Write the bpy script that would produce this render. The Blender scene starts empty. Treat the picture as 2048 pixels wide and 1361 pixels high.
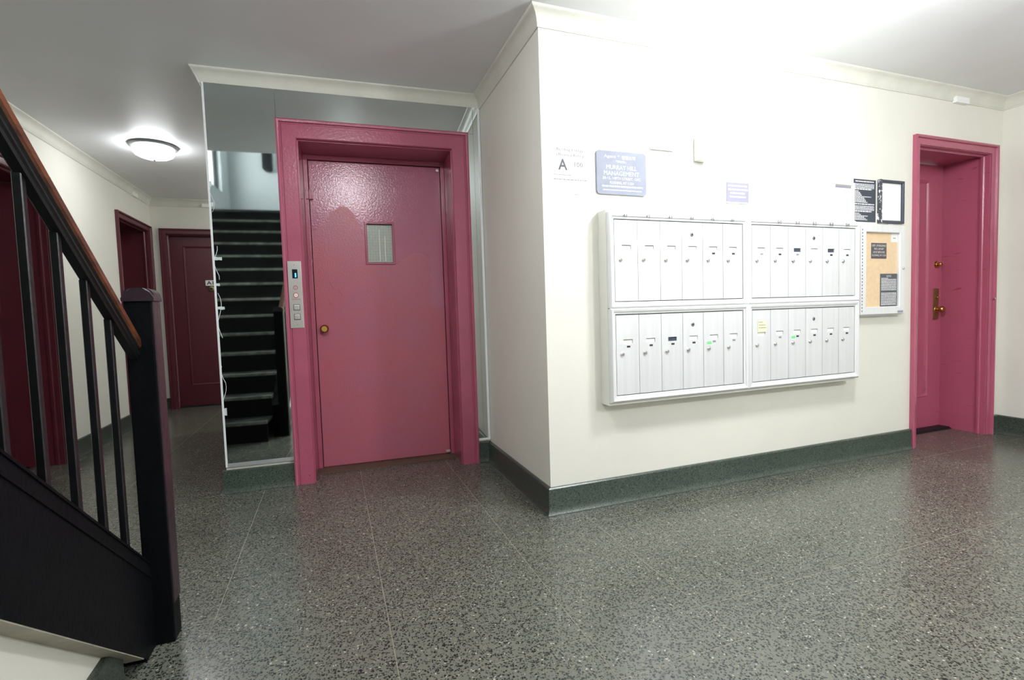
import bpy, bmesh, math, random
from mathutils import Matrix, Vector
random.seed(7)
S = bpy.context.scene
COL = S.collection
PI = math.pi

# ------------------------------------------------------------------ camera, world, lights, exposure
cam_d = bpy.data.cameras.new('camera')
cam_d.sensor_width = 36.0
cam_d.lens = 991.9073 / 2048 * 36.0
cam_d.clip_start = 0.02
cam = bpy.data.objects.new('camera', cam_d)
COL.objects.link(cam)
cam.matrix_world = (Matrix.Translation((-1.0216, -2.3068, 1.05)) @ Matrix.Rotation(-0.3471, 4, 'Z')
                    @ Matrix.Rotation(1.5149, 4, 'X') @ Matrix.Rotation(-0.0316, 4, 'Z'))
S.camera = cam
S.view_settings.view_transform = 'Standard'
S.view_settings.look = 'None'
S.view_settings.gamma = 1.0
S.view_settings.use_curve_mapping = False
S.view_settings.exposure = 0.0
LAMP_MAIN, LAMP_REAR, LAMP_ENTRY, LAMP_HALL = 155.0, 285.0, 138.0, 35.0      # glass emission of the ceiling lamps
DAYLIGHT = 14.0                                            # sky seen through the stairwell window
w = bpy.data.worlds.new('world'); S.world = w; w.use_nodes = True
w.node_tree.nodes['Background'].inputs[0].default_value = (0.92, 0.97, 1.0, 1)
w.node_tree.nodes['Background'].inputs[1].default_value = DAYLIGHT
S.cycles.max_bounces = 8
S.cycles.diffuse_bounces = 5
S.cycles.use_adaptive_sampling = True
S.cycles.adaptive_threshold = 0.02
S.cycles.glossy_bounces = 4
S.cycles.transmission_bounces = 6
S.cycles.sample_clamp_indirect = 6.0
S.cycles.caustics_refractive = False
S.cycles.use_denoising = True

# ------------------------------------------------------------------ helpers
W = {}
def link(o): COL.objects.link(o); return o
def bm_(): return bmesh.new()
def box(bm, a, b, bev=0.0):
    x0, y0, z0 = a; x1, y1, z1 = b
    if bev <= 0:
        vs = [bm.verts.new(p) for p in ((x0,y0,z0),(x1,y0,z0),(x1,y1,z0),(x0,y1,z0),(x0,y0,z1),(x1,y0,z1),(x1,y1,z1),(x0,y1,z1))]
        for f in ((0,3,2,1),(4,5,6,7),(0,1,5,4),(1,2,6,5),(2,3,7,6),(3,0,4,7)): bm.faces.new([vs[i] for i in f])
        return bm
    t = bmesh.new(); box(t, a, b)
    bmesh.ops.recalc_face_normals(t, faces=t.faces)
    bmesh.ops.bevel(t, geom=t.edges[:], offset=bev, segments=2, affect='EDGES', profile=0.6)
    merge(bm, t); return bm
def merge(bm, t):
    me = bpy.data.meshes.new('tmp'); t.to_mesh(me); t.free(); bm.from_mesh(me); bpy.data.meshes.remove(me)
def prism(bm, pts, ax, a, b):
    """extrude a 2-D polygon along axis ax ('x','y','z') from a to b"""
    def P(p, t):
        return {'x': (t, p[0], p[1]), 'y': (p[0], t, p[1]), 'z': (p[0], p[1], t)}[ax]
    n = len(pts)
    A = [bm.verts.new(P(p, a)) for p in pts]; B = [bm.verts.new(P(p, b)) for p in pts]
    bm.faces.new(A); bm.faces.new(B[::-1])
    for i in range(n): bm.faces.new((A[i], A[(i+1) % n], B[(i+1) % n], B[i]))
    return bm
def lathe(bm, prof, c, axis='z', seg=32):
    """prof: (radius, distance along axis); closed with caps where the radius is 0"""
    rings = []
    for r, h in prof:
        ring = []
        for i in range(seg if r > 1e-6 else 1):
            t = 2*PI*i/seg; u, v = r*math.cos(t), r*math.sin(t)
            p = {'z': (u, v, h), 'y': (u, h, v), 'x': (h, u, v)}[axis]
            ring.append(bm.verts.new((c[0]+p[0], c[1]+p[1], c[2]+p[2])))
        rings.append(ring)
    for a, b in zip(rings, rings[1:]):
        if len(a) == 1 and len(b) == 1: continue
        for i in range(seg):
            j = (i+1) % seg
            if len(a) == 1: bm.faces.new((a[0], b[i], b[j]))
            elif len(b) == 1: bm.faces.new((a[i], a[j], b[0]))
            else: bm.faces.new((a[i], a[j], b[j], b[i]))
    return bm
def tube(bm, pts, r, seg=8):
    pts = [Vector(p) for p in pts]; rings = []
    for i, p in enumerate(pts):
        d = (pts[min(i+1, len(pts)-1)] - pts[max(i-1, 0)]).normalized()
        u = d.cross(Vector((0, 0, 1)) if abs(d.z) < .9 else Vector((1, 0, 0))).normalized(); v = d.cross(u)
        rings.append([bm.verts.new(p + r*(math.cos(2*PI*k/seg)*u + math.sin(2*PI*k/seg)*v)) for k in range(seg)])
    for a, b in zip(rings, rings[1:]):
        for k in range(seg): bm.faces.new((a[k], a[(k+1) % seg], b[(k+1) % seg], b[k]))
    bm.faces.new(rings[0]); bm.faces.new(rings[-1][::-1])
    return bm
def fin(name, bm, mat, parent=None, M=None, smooth=False, loc=None):
    if M is not None: bm.transform(M)
    if parent is not None: bm.transform(W[parent].inverted())
    bmesh.ops.recalc_face_normals(bm, faces=bm.faces)
    me = bpy.data.meshes.new(name); bm.to_mesh(me); bm.free()
    for m in (mat if isinstance(mat, (list, tuple)) else [mat]): me.materials.append(m)
    if smooth:
        me.polygons.foreach_set('use_smooth', [True]*len(me.polygons))
        me.set_sharp_from_angle(angle=math.radians(38))
    o = link(bpy.data.objects.new(name, me))
    if parent is not None: o.parent = parent; W[o] = W[parent]
    else: W[o] = Matrix.Identity(4)
    return o
def tag(o, label=None, cat=None, group=None, kind=None):
    for k, v in (('label', label), ('category', cat), ('group', group), ('kind', kind)):
        if v: o[k] = v
    return o
def empty(name, loc, M=None, **k):
    o = link(bpy.data.objects.new(name, None)); o.empty_display_size = .1
    m = (M or Matrix.Identity(4)) @ Matrix.Translation(loc)
    o.matrix_world = m; W[o] = m
    return tag(o, **k)
def sweep(path, prof, i, z0=0.0):
    """one mitred run of moulding: segment i of a wall path with the room on its left; prof = (out, up)"""
    n = len(path)
    def nrm(a, b):
        d = Vector((b[0]-a[0], b[1]-a[1])).normalized(); return Vector((-d.y, d.x))
    def off(k):
        ns = []
        if k > 0: ns.append(nrm(path[k-1], path[k]))
        if k < n-1: ns.append(nrm(path[k], path[k+1]))
        if len(ns) == 1: return ns[0]
        m = ns[0]+ns[1]; m.normalize(); return m / m.dot(ns[0])
    bm = bm_(); R = []
    for k in (i, i+1):
        o = off(k); R.append([bm.verts.new((path[k][0]+o.x*a, path[k][1]+o.y*a, z0+b)) for a, b in prof])
    m = len(prof)
    for k in range(m): bm.faces.new((R[0][k], R[1][k], R[1][(k+1) % m], R[0][(k+1) % m]))
    bm.faces.new(R[0]); bm.faces.new(R[1][::-1])
    return bm
def frame_u(bm, x0, x1, z0, z1, prof):
    """a door casing round an opening: prof = (out from the opening, y)"""
    P = []
    for (x, z, sx, sz) in ((x0, z0, -1, 0), (x0, z1, -1, 1), (x1, z1, 1, 1), (x1, z0, 1, 0)):
        P.append([bm.verts.new((x+sx*a, y, z+sz*a)) for a, y in prof])
    m = len(prof)
    for A, B in zip(P, P[1:]):
        for k in range(m): bm.faces.new((A[k], B[k], B[(k+1) % m], A[(k+1) % m]))
    bm.faces.new(P[0]); bm.faces.new(P[-1][::-1])
    return bm
def frame_o(bm, x0, x1, z0, z1, prof):
    """a closed picture-frame ring: prof = (out from the opening, y)"""
    P = []
    for (x, z, sx, sz) in ((x0, z0, -1, -1), (x0, z1, -1, 1), (x1, z1, 1, 1), (x1, z0, 1, -1)):
        P.append([bm.verts.new((x+sx*a, y, z+sz*a)) for a, y in prof])
    m = len(prof)
    for q in range(4):
        A, B = P[q], P[(q+1) % 4]
        for k in range(m): bm.faces.new((A[k], B[k], B[(k+1) % m], A[(k+1) % m]))
    return bm
def text(s, mat, parent, cx, y, cz, w=None, h=.02, M=None, bold=0.0, name='lettering', align='CENTER'):
    """flat print facing -y, scaled to width w and height h"""
    cu = bpy.data.curves.new('t', 'FONT'); cu.body = s; cu.size = 1; cu.align_x = 'LEFT'; cu.offset = bold; cu.resolution_u = 2
    to = link(bpy.data.objects.new('t', cu)); bpy.context.view_layer.update()
    me = bpy.data.meshes.new_from_object(to.evaluated_get(bpy.context.evaluated_depsgraph_get()))
    bpy.data.objects.remove(to); bpy.data.curves.remove(cu)
    bm = bm_(); bm.from_mesh(me); bpy.data.meshes.remove(me)
    if not bm.verts: bm.free(); return None
    xs = [v.co.x for v in bm.verts]; ys = [v.co.y for v in bm.verts]
    ww, hh = max(xs)-min(xs), max(ys)-min(ys)
    sz = h/hh; sx = (w/ww) if w else sz
    for v in bm.verts:
        x = (v.co.x-min(xs))*sx; z = (v.co.y-min(ys))*sz
        if align == 'CENTER': x -= ww*sx/2
        v.co = Vector((cx+x, y, cz-h/2+z))
    return fin(name, bm, mat, parent, M)
def dashes(bm, x0, x1, z, h, y, fill=1.0, rnd=random):
    """a line of print too small to read: word-long strokes"""
    x = x0; end = x0+(x1-x0)*fill
    while x < end-h*.4:
        l = min(rnd.uniform(1.2, 4.2)*h, end-x)
        vs = [bm.verts.new(p) for p in ((x, y, z), (x+l, y, z), (x+l, y, z+h), (x, y, z+h))]
        bm.faces.new(vs); x += l+h*.55
    return bm

# ------------------------------------------------------------------ materials
def mat(name, col, rough=.5, metal=0.0, bump=0.0, bscale=60., var=0.0, vscale=3., col2=None, spec=.5, coat=0.0,
        emit=None, estr=0.0, stretch=None, detail=4.):
    m = bpy.data.materials.new(name); m.use_nodes = True
    nt = m.node_tree; N = nt.nodes; L = nt.links; b = N['Principled BSDF']
    b.inputs['Base Color'].default_value = (*col, 1); b.inputs['Roughness'].default_value = rough
    b.inputs['Metallic'].default_value = metal; b.inputs['Specular IOR Level'].default_value = spec
    b.inputs['Coat Weight'].default_value = coat; b.inputs['Coat Roughness'].default_value = .12
    if emit: b.inputs['Emission Color'].default_value = (*emit, 1); b.inputs['Emission Strength'].default_value = estr
    tc = N.new('ShaderNodeTexCoord'); mp = N.new('ShaderNodeMapping'); L.new(tc.outputs['Object'], mp.inputs[0])
    if stretch: mp.inputs['Scale'].default_value = stretch
    if var or col2:
        n = N.new('ShaderNodeTexNoise'); n.inputs['Scale'].default_value = vscale; n.inputs['Detail'].default_value = detail
        L.new(mp.outputs[0], n.inputs[0])
        r = N.new('ShaderNodeValToRGB'); r.color_ramp.elements[0].position = .35; r.color_ramp.elements[1].position = .65
        c2 = col2 or tuple(c*(1-var) for c in col)
        r.color_ramp.elements[0].color = (*c2, 1); r.color_ramp.elements[1].color = (*col, 1)
        L.new(n.outputs[0], r.inputs[0]); L.new(r.outputs[0], b.inputs['Base Color'])
    if bump:
        n2 = N.new('ShaderNodeTexNoise'); n2.inputs['Scale'].default_value = bscale; n2.inputs['Detail'].default_value = 3
        L.new(mp.outputs[0], n2.inputs[0])
        bp = N.new('ShaderNodeBump'); bp.inputs['Strength'].default_value = bump; bp.inputs['Distance'].default_value = .004
        L.new(n2.outputs[0], bp.inputs['Height']); L.new(bp.outputs[0], b.inputs['Normal'])
    return m
def chips_mat(name, base, chip, amount=.62, scale=25., rough=.3, streak=(1, 1, 1), bump=.3):
    """painted surface with worn or chipped spots"""
    m = mat(name, base, rough, bump=bump, bscale=45)
    nt = m.node_tree; N = nt.nodes; L = nt.links; b = N['Principled BSDF']
    tc = N.new('ShaderNodeTexCoord'); mp = N.new('ShaderNodeMapping'); mp.inputs['Scale'].default_value = streak
    L.new(tc.outputs['Object'], mp.inputs[0])
    n = N.new('ShaderNodeTexNoise'); n.inputs['Scale'].default_value = scale; n.inputs['Detail'].default_value = 8; n.inputs['Roughness'].default_value = .7
    L.new(mp.outputs[0], n.inputs[0])
    r = N.new('ShaderNodeValToRGB'); r.color_ramp.elements[0].position = amount; r.color_ramp.elements[1].position = amount+.02
    r.color_ramp.elements[0].color = (*base, 1); r.color_ramp.elements[1].color = (*chip, 1)
    L.new(n.outputs[0], r.inputs[0]); L.new(r.outputs[0], b.inputs['Base Color'])
    return m
def terrazzo(name, matrix, dark, green, light, rough, scale=105., gain=1.0):
    m = bpy.data.materials.new(name); m.use_nodes = True
    nt = m.node_tree; N = nt.nodes; L = nt.links; b = N['Principled BSDF']
    g = N.new('ShaderNodeNewGeometry')
    wz = N.new('ShaderNodeTexNoise'); wz.inputs['Scale'].default_value = 60; wz.inputs['Detail'].default_value = 1
    L.new(g.outputs['Position'], wz.inputs[0])
    wa = N.new('ShaderNodeVectorMath'); wa.operation = 'SCALE'; wa.inputs[3].default_value = .012; L.new(wz.outputs['Color'], wa.inputs[0])
    ad = N.new('ShaderNodeVectorMath'); ad.operation = 'ADD'; L.new(g.outputs['Position'], ad.inputs[0]); L.new(wa.outputs[0], ad.inputs[1])
    v = N.new('ShaderNodeTexVoronoi'); v.inputs['Scale'].default_value = scale; v.feature = 'F1'
    v.inputs['Randomness'].default_value = 1; L.new(ad.outputs[0], v.inputs['Vector'])
    sep = N.new('ShaderNodeSeparateColor'); L.new(v.outputs['Color'], sep.inputs[0])
    cr = N.new('ShaderNodeValToRGB'); cr.color_ramp.interpolation = 'CONSTANT'
    e = cr.color_ramp.elements; e[0].position = 0; e[0].color = (*dark, 1); e[1].position = .42; e[1].color = (*green, 1)
    for p, c in ((.62, tuple((a+b_)/2 for a, b_ in zip(dark, matrix))), (.78, matrix), (.90, (matrix[0]*1.35, matrix[1]*1.2, matrix[2]*1.0)), (.965, light)):
        q = e.new(p); q.color = (*c, 1)
    L.new(sep.outputs[0], cr.inputs[0])
    th = N.new('ShaderNodeMath'); th.operation = 'MULTIPLY_ADD'; L.new(sep.outputs[1], th.inputs[0]); th.inputs[1].default_value = .30; th.inputs[2].default_value = .31
    lt = N.new('ShaderNodeMath'); lt.operation = 'LESS_THAN'; L.new(v.outputs['Distance'], lt.inputs[0]); L.new(th.outputs[0], lt.inputs[1])
    mx = N.new('ShaderNodeMix'); mx.data_type = 'RGBA'; mx.inputs['A'].default_value = (*matrix, 1)
    L.new(lt.outputs[0], mx.inputs['Factor']); L.new(cr.outputs[0], mx.inputs['B'])
    # broad wear
    n = N.new('ShaderNodeTexNoise'); n.inputs['Scale'].default_value = 1.6; n.inputs['Detail'].default_value = 5; L.new(g.outputs['Position'], n.inputs[0])
    mr = N.new('ShaderNodeMapRange'); mr.inputs['From Min'].default_value = .3; mr.inputs['From Max'].default_value = .7
    mr.inputs['To Min'].default_value = .88*gain; mr.inputs['To Max'].default_value = 1.10*gain; L.new(n.outputs[0], mr.inputs[0])
    mu = N.new('ShaderNodeVectorMath'); mu.operation = 'SCALE'; L.new(mx.outputs['Result'], mu.inputs[0]); L.new(mr.outputs[0], mu.inputs[3])
    L.new(mu.outputs[0], b.inputs['Base Color'])
    rr = N.new('ShaderNodeMapRange'); rr.inputs['From Min'].default_value = .3; rr.inputs['From Max'].default_value = .7
    rr.inputs['To Min'].default_value = rough*.95; rr.inputs['To Max'].default_value = rough*1.06; L.new(n.outputs[0], rr.inputs[0])
    L.new(rr.outputs[0], b.inputs['Roughness'])
    b.inputs['Specular IOR Level'].default_value = .56
    nb = N.new('ShaderNodeTexNoise'); nb.inputs['Scale'].default_value = 30; L.new(g.outputs['Position'], nb.inputs[0])
    bp = N.new('ShaderNodeBump'); bp.inputs['Strength'].default_value = .06; bp.inputs['Distance'].default_value = .004
    L.new(nb.outputs[0], bp.inputs['Height']); L.new(bp.outputs[0], b.inputs['Normal'])
    return m

m_wall = mat('wall_paint', (.76, .745, .672), .55, bump=.25, bscale=14, var=.05, vscale=1.3)
m_ceil = mat('ceiling_paint', (.84, .845, .87), .5, bump=.35, bscale=5, var=.06, vscale=1.2)
m_trim = mat('cornice_paint', (.70, .69, .62), .45, bump=.35, bscale=25, var=.08, vscale=6)
m_soffit = mat('grimy_shaded_soffit', (.40, .37, .30), .6, bump=.4, bscale=30, var=.25, vscale=12)  # dirty beige, darkened to paint in the shade under the stringer
m_well = mat('stairwell_paint', (.76, .78, .78), .6, bump=.2, bscale=12)
m_floor = terrazzo('terrazzo_floor', (.118, .122, .100), (.009, .011, .010), (.030, .043, .034), (.33, .31, .26), .25, scale=145)
m_base = terrazzo('terrazzo_base', (.052, .070, .056), (.007, .010, .009), (.026, .045, .033), (.12, .14, .11), .32, scale=165)
m_strip = mat('divider_strip', (.21, .18, .13), .45)
m_grout = mat('dark_gap', (.02, .02, .02), .9)
MAROON = (.39, .086, .145)
m_mar = mat('maroon_gloss_paint', MAROON, .24, bump=.3, bscale=70, var=.10, vscale=5, coat=.15)
m_marleaf = chips_mat('maroon_scuffed_paint', MAROON, (.24, .035, .065), .635, 7., .32, streak=(1, 1, 5))
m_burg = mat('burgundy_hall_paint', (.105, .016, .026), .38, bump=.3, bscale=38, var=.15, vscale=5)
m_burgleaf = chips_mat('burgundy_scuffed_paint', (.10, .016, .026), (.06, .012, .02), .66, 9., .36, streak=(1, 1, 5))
m_black = chips_mat('black_stair_paint', (.0035, .004, .005), (.12, .12, .11), .735, 75., .42)
m_black.node_tree.nodes['Principled BSDF'].inputs['Specular IOR Level'].default_value = .07
m_blackwood = chips_mat('black_rail_paint', (.0045, .005, .006), (.10, .06, .04), .78, 35., .34, streak=(1, .5, 1))
m_plum = chips_mat('plum_newel_paint', (.022, .013, .018), (.16, .08, .06), .72, 30., .3)
m_rail = mat('handrail_wood', (.115, .034, .011), .36, bump=.3, bscale=20, col2=(.04, .012, .006), vscale=7, stretch=(8, .7, 8), coat=.25)
m_tread = mat('worn_tread', (.055, .062, .055), .5, bump=.6, bscale=40, col2=(.018, .020, .018), vscale=9)
m_nose = mat('worn_nosing', (.20, .22, .19), .5, bump=.5, bscale=50, col2=(.08, .09, .08), vscale=14)
m_riser = chips_mat('scuffed_riser', (.007, .008, .008), (.07, .035, .025), .68, 12., .45)
m_riser.node_tree.nodes['Principled BSDF'].inputs['Specular IOR Level'].default_value = .12
m_alu = mat('anodised_aluminium', (.80, .80, .81), .42, metal=.25, var=.05, vscale=3, stretch=(12, 12, .6))
m_aludoor = mat('aluminium_compartment', (.74, .745, .76), .42, metal=.3, var=.07, vscale=3, stretch=(14, 14, .5))
m_board = mat('cream_painted_board', (.70, .70, .64), .5, bump=.2, bscale=30)
m_steel = mat('stainless_steel', (.66, .64, .62), .32, metal=.8)
m_chrome = mat('chrome', (.75, .75, .76), .15, metal=1)
m_brass = mat('brass', (.55, .36, .11), .22, metal=1, bump=.1, bscale=30)
m_brass_old = mat('aged_brass', (.30, .22, .09), .38, metal=.9, bump=.2, bscale=50)
m_dark = mat('dark_plastic', (.008, .008, .010), .5, spec=.15)
m_white = mat('white_plastic', (.85, .85, .84), .4)
m_paper = mat('paper', (.86, .86, .84), .7, spec=.2)
m_paper_y = mat('yellow_paper', (.86, .84, .52), .7, spec=.2)
m_paper_c = mat('cream_paper', (.86, .85, .77), .7, spec=.2)
m_green = mat('green_sticker', (.18, .62, .25), .6)
m_ink = mat('grey_ink', (.10, .10, .12), .7)
m_faint = mat('faint_pencil', (.26, .26, .27), .7)
m_inkblack = mat('black_ink', (.02, .02, .025), .6)
m_inkwhite = mat('white_print', (.88, .88, .9), .6)
m_inkred = mat('red_print', (.45, .05, .06), .6)
m_inkcream = mat('cream_print', (.86, .82, .76), .6)
m_sign_blue = mat('blue_grey_sign', (.27, .29, .36), .55, var=.12, vscale=18, spec=.3)
m_sign_lav = mat('lavender_grey_sign', (.27, .26, .34), .55)
m_sign_dark = mat('slate_sign', (.035, .045, .065), .35)
m_sign_brn = mat('charcoal_label', (.045, .035, .042), .5)
m_cork = mat('tan_cork', (.84, .62, .38), .8, bump=.2, bscale=200, var=.08, vscale=40)
m_mirror = mat('mirror_silver', (.70, .78, .76), .03, metal=1)
m_channel = mat('mirror_channel', (.60, .64, .66), .3, metal=.6)
m_channel_w = mat('white_channel', (.80, .82, .84), .4)
m_tape = mat('peeling_tape', (.60, .66, .64), .5)
m_blueled = mat('blue_display_digit', (.02, .2, .5), .4, emit=(.05, .45, 1.0), estr=2.2)
m_lampmetal = mat('brushed_nickel', (.28, .29, .30), .35, metal=.7)
m_thresh = mat('worn_threshold', (.09, .055, .035), .5, bump=.4, bscale=60)
m_gap = mat('shadow_gap', (.01, .008, .008), .9)
m_torn = chips_mat('torn_frame_edge', (.05, .055, .07), (.85, .85, .83), .56, 45., .5)
def lamp_glass(name, s):
    return mat(name, (.9, .9, .88), .3, emit=(.95, .98, 1.0), estr=s)

# elevator door leaf: newer glossy coat over older salmon paint, flaked along an irregular edge
def leaf_mat():
    m = mat('elevator_leaf_paint', MAROON, .3, bump=.28, bscale=85)
    nt = m.node_tree; N = nt.nodes; L = nt.links; b = N['Principled BSDF']
    tc = N.new('ShaderNodeTexCoord'); sp = N.new('ShaderNodeSeparateXYZ')
    nz = N.new('ShaderNodeTexNoise'); nz.inputs['Scale'].default_value = 16; nz.inputs['Detail'].default_value = 6
    L.new(tc.outputs['Object'], nz.inputs[0])
    of = N.new('ShaderNodeVectorMath'); of.operation = 'MULTIPLY_ADD'; of.inputs[1].default_value = (.07, .07, .07); of.inputs[2].default_value = (-.035, -.035, -.035)
    L.new(nz.outputs['Color'], of.inputs[0])
    ad = N.new('ShaderNodeVectorMath'); L.new(tc.outputs['Object'], ad.inputs[0]); L.new(of.outputs[0], ad.inputs[1]); L.new(ad.outputs[0], sp.inputs[0])
    # object x runs -0.45..0.45 over the leaf, z from the floor
    nx = N.new('ShaderNodeMapRange'); nx.inputs['From Min'].default_value = -.45; nx.inputs['From Max'].default_value = .45; L.new(sp.outputs[0], nx.inputs[0])
    fc = N.new('ShaderNodeFloatCurve'); c = fc.mapping.curves[0]
    pts = [(0, .545), (.11, .60), (.13, .67), (.22, .71), (.30, .70), (.345, .60), (.39, .49), (.62, .32), (.72, .38), (.80, .40), (.875, .38), (.885, .03), (.93, .0), (1, .0)]
    while len(c.points) < len(pts): c.points.new(.5, .5)
    for p, q in zip(c.points, pts): p.location = q; p.handle_type = 'VECTOR'
    fc.mapping.update(); L.new(nx.outputs[0], fc.inputs['Value'])
    th = N.new('ShaderNodeMath'); th.operation = 'MULTIPLY_ADD'; L.new(fc.outputs[0], th.inputs[0]); th.inputs[1].default_value = 1.0; th.inputs[2].default_value = 1.10
    lt = N.new('ShaderNodeMath'); lt.operation = 'LESS_THAN'; L.new(sp.outputs[2], lt.inputs[0]); L.new(th.outputs[0], lt.inputs[1])
    n2 = N.new('ShaderNodeTexNoise'); n2.inputs['Scale'].default_value = 3.5; n2.inputs['Detail'].default_value = 5; L.new(tc.outputs['Object'], n2.inputs[0])
    r1 = N.new('ShaderNodeValToRGB'); r1.color_ramp.elements[0].position = .35; r1.color_ramp.elements[1].position = .68
    r1.color_ramp.elements[0].color = (.43, .105, .14, 1); r1.color_ramp.elements[1].color = (.39, .11, .17, 1); L.new(n2.outputs[0], r1.inputs[0])
    mx = N.new('ShaderNodeMix'); mx.data_type = 'RGBA'; mx.inputs['A'].default_value = (.40, .115, .19, 1)
    L.new(lt.outputs[0], mx.inputs['Factor']); L.new(r1.outputs[0], mx.inputs['B']); L.new(mx.outputs['Result'], b.inputs['Base Color'])
    rg = N.new('ShaderNodeMapRange'); rg.inputs['To Min'].default_value = .20; rg.inputs['To Max'].default_value = .36; L.new(lt.outputs[0], rg.inputs[0])
    L.new(rg.outputs[0], b.inputs['Roughness'])
    return m
m_leaf = leaf_mat()
def cloudy_glass():
    m = mat('cloudy_door_glass', (.24, .33, .34), .25)
    nt = m.node_tree; N = nt.nodes; L = nt.links; b = N['Principled BSDF']
    tc = N.new('ShaderNodeTexCoord'); mp = N.new('ShaderNodeMapping'); mp.inputs['Scale'].default_value = (52, 1, 52); L.new(tc.outputs['Object'], mp.inputs[0])
    v = N.new('ShaderNodeTexVoronoi'); v.inputs['Randomness'].default_value = .25; v.inputs['Scale'].default_value = 1; L.new(mp.outputs[0], v.inputs['Vector'])
    r = N.new('ShaderNodeValToRGB'); r.color_ramp.elements[0].position = .25; r.color_ramp.elements[1].position = .55
    r.color_ramp.elements[0].color = (.50, .47, .35, 1); r.color_ramp.elements[1].color = (.32, .41, .41, 1); L.new(v.outputs['Distance'], r.inputs[0])
    L.new(r.outputs[0], b.inputs['Base Color'])
    return m
m_doorglass = cloudy_glass()
def clear_glass():
    m = bpy.data.materials.new('clear_glass'); m.use_nodes = True
    nt = m.node_tree; N = nt.nodes; L = nt.links; N.remove(N['Principled BSDF'])
    t = N.new('ShaderNodeBsdfTransparent'); g = N.new('ShaderNodeBsdfGlossy'); g.inputs['Roughness'].default_value = .03
    lw = N.new('ShaderNodeLayerWeight'); pw = N.new('ShaderNodeMath'); pw.operation = 'POWER'; pw.inputs[1].default_value = 5
    f = N.new('ShaderNodeMath'); f.operation = 'MULTIPLY_ADD'; f.inputs[1].default_value = .9; f.inputs[2].default_value = .04
    L.new(lw.outputs['Facing'], pw.inputs[0]); L.new(pw.outputs[0], f.inputs[0])
    x = N.new('ShaderNodeMixShader'); L.new(f.outputs[0], x.inputs[0]); L.new(t.outputs[0], x.inputs[1]); L.new(g.outputs[0], x.inputs[2])
    L.new(x.outputs[0], N['Material Output'].inputs[0]); return m
m_glass = clear_glass()

# ------------------------------------------------------------------ dimensions (metres)
H = 2.53                      # ceiling
D = 1.0358; TE = -0.0436      # elevator wall: y = D + TE*x
XL, XR, YF, YB = -2.9864, 3.79, 4.737, -4.65
XE = -1.6725                  # free end of the elevator wall
EM = Matrix.Translation((0, D, 0)) @ Matrix.Rotation(math.atan(TE), 4, 'Z')
ey = lambda x: D + TE*x
def st(name, bm, m, M=None, parent=None, smooth=False):
    o = fin(name, bm, m, parent, M, smooth)
    if parent is None: tag(o, kind='structure')
    return o

# door openings (opening width, casing width .06)
DM = (2.835, 3.645, 2.115)          # mailbox wall: x0, x1, head
DLN = (1.60, 2.385, 2.115)          # left wall near: y0, y1
DLF = (3.755, 4.625, 2.13)          # left wall far
DF = (-2.842, -2.03, 2.12)          # far wall
TH = .36
# ------------------------------------------------------------------ shell
b = bm_(); box(b, (0, 0, 0), (DM[0], TH, H)); box(b, (DM[1], 0, 0), (XR+.2, TH, H)); box(b, (DM[0], 0, DM[2]), (DM[1], TH, H))
st('wall_front', b, m_wall)
b = bm_(); box(b, (0, TH, 0), (.25, D+.3, H)); st('wall_side', b, m_wall)
b = bm_(); box(b, (XE, 0, 0), (-1.17, .36, H)); box(b, (-.21, 0, 0), (.0, .36, H)); box(b, (-1.17, 0, 2.16), (-.21, .36, H))
box(b, (-1.17, .335, 0), (-.21, .36, 2.16))
st('wall_center', b, m_wall, M=EM)
YC, XC = 3.52, .55            # unseen side passage, added to hold a lamp that lights the far wall
b = bm_(); box(b, (XE, ey(XE)+.36, 0), (XE+.2, YC, H)); box(b, (XE+.2, YC-.2, 0), (XC+.2, YC, H)); box(b, (XC, YC, 0), (XC+.2, YF+.3, H)); st('wall_corridor', b, m_wall)
b = bm_(); box(b, (XR, YB, 0), (XR+.2, 0, H)); st('wall_right', b, m_wall)
b = bm_(); box(b, (XL-TH, YB, 0), (XL, DLN[0], H)); box(b, (XL-TH, DLN[0], DLN[2]), (XL, DLN[1], H)); box(b, (XL-TH, DLN[1], 0), (XL, DLF[0], H))
box(b, (XL-TH, DLF[0], DLF[2]), (XL, DLF[1], H)); box(b, (XL-TH, DLF[1], 0), (XL, YF, H)); st('wall_left', b, m_wall)
b = bm_(); box(b, (XL-TH, YF, 0), (DF[0], YF+.3, H)); box(b, (DF[0], YF, DF[2]), (DF[1], YF+.3, H)); box(b, (DF[1], YF, 0), (XC, YF+.3, H)); st('wall_back', b, m_wall)
b = bm_(); box(b, (XL-TH, YB-.2, 0), (XR+.2, YB, H)); st('wall_rear', b, m_wall)
YO, XO = -.46, -1.55         # stairwell opening in the ceiling
b = bm_(); box(b, (XL-TH, YO, H), (XR+.2, YF+.3, H+.2)); box(b, (XO, YB-.2, H), (XR+.2, YO, H+.2)); st('ceiling', b, m_ceil)

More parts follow.
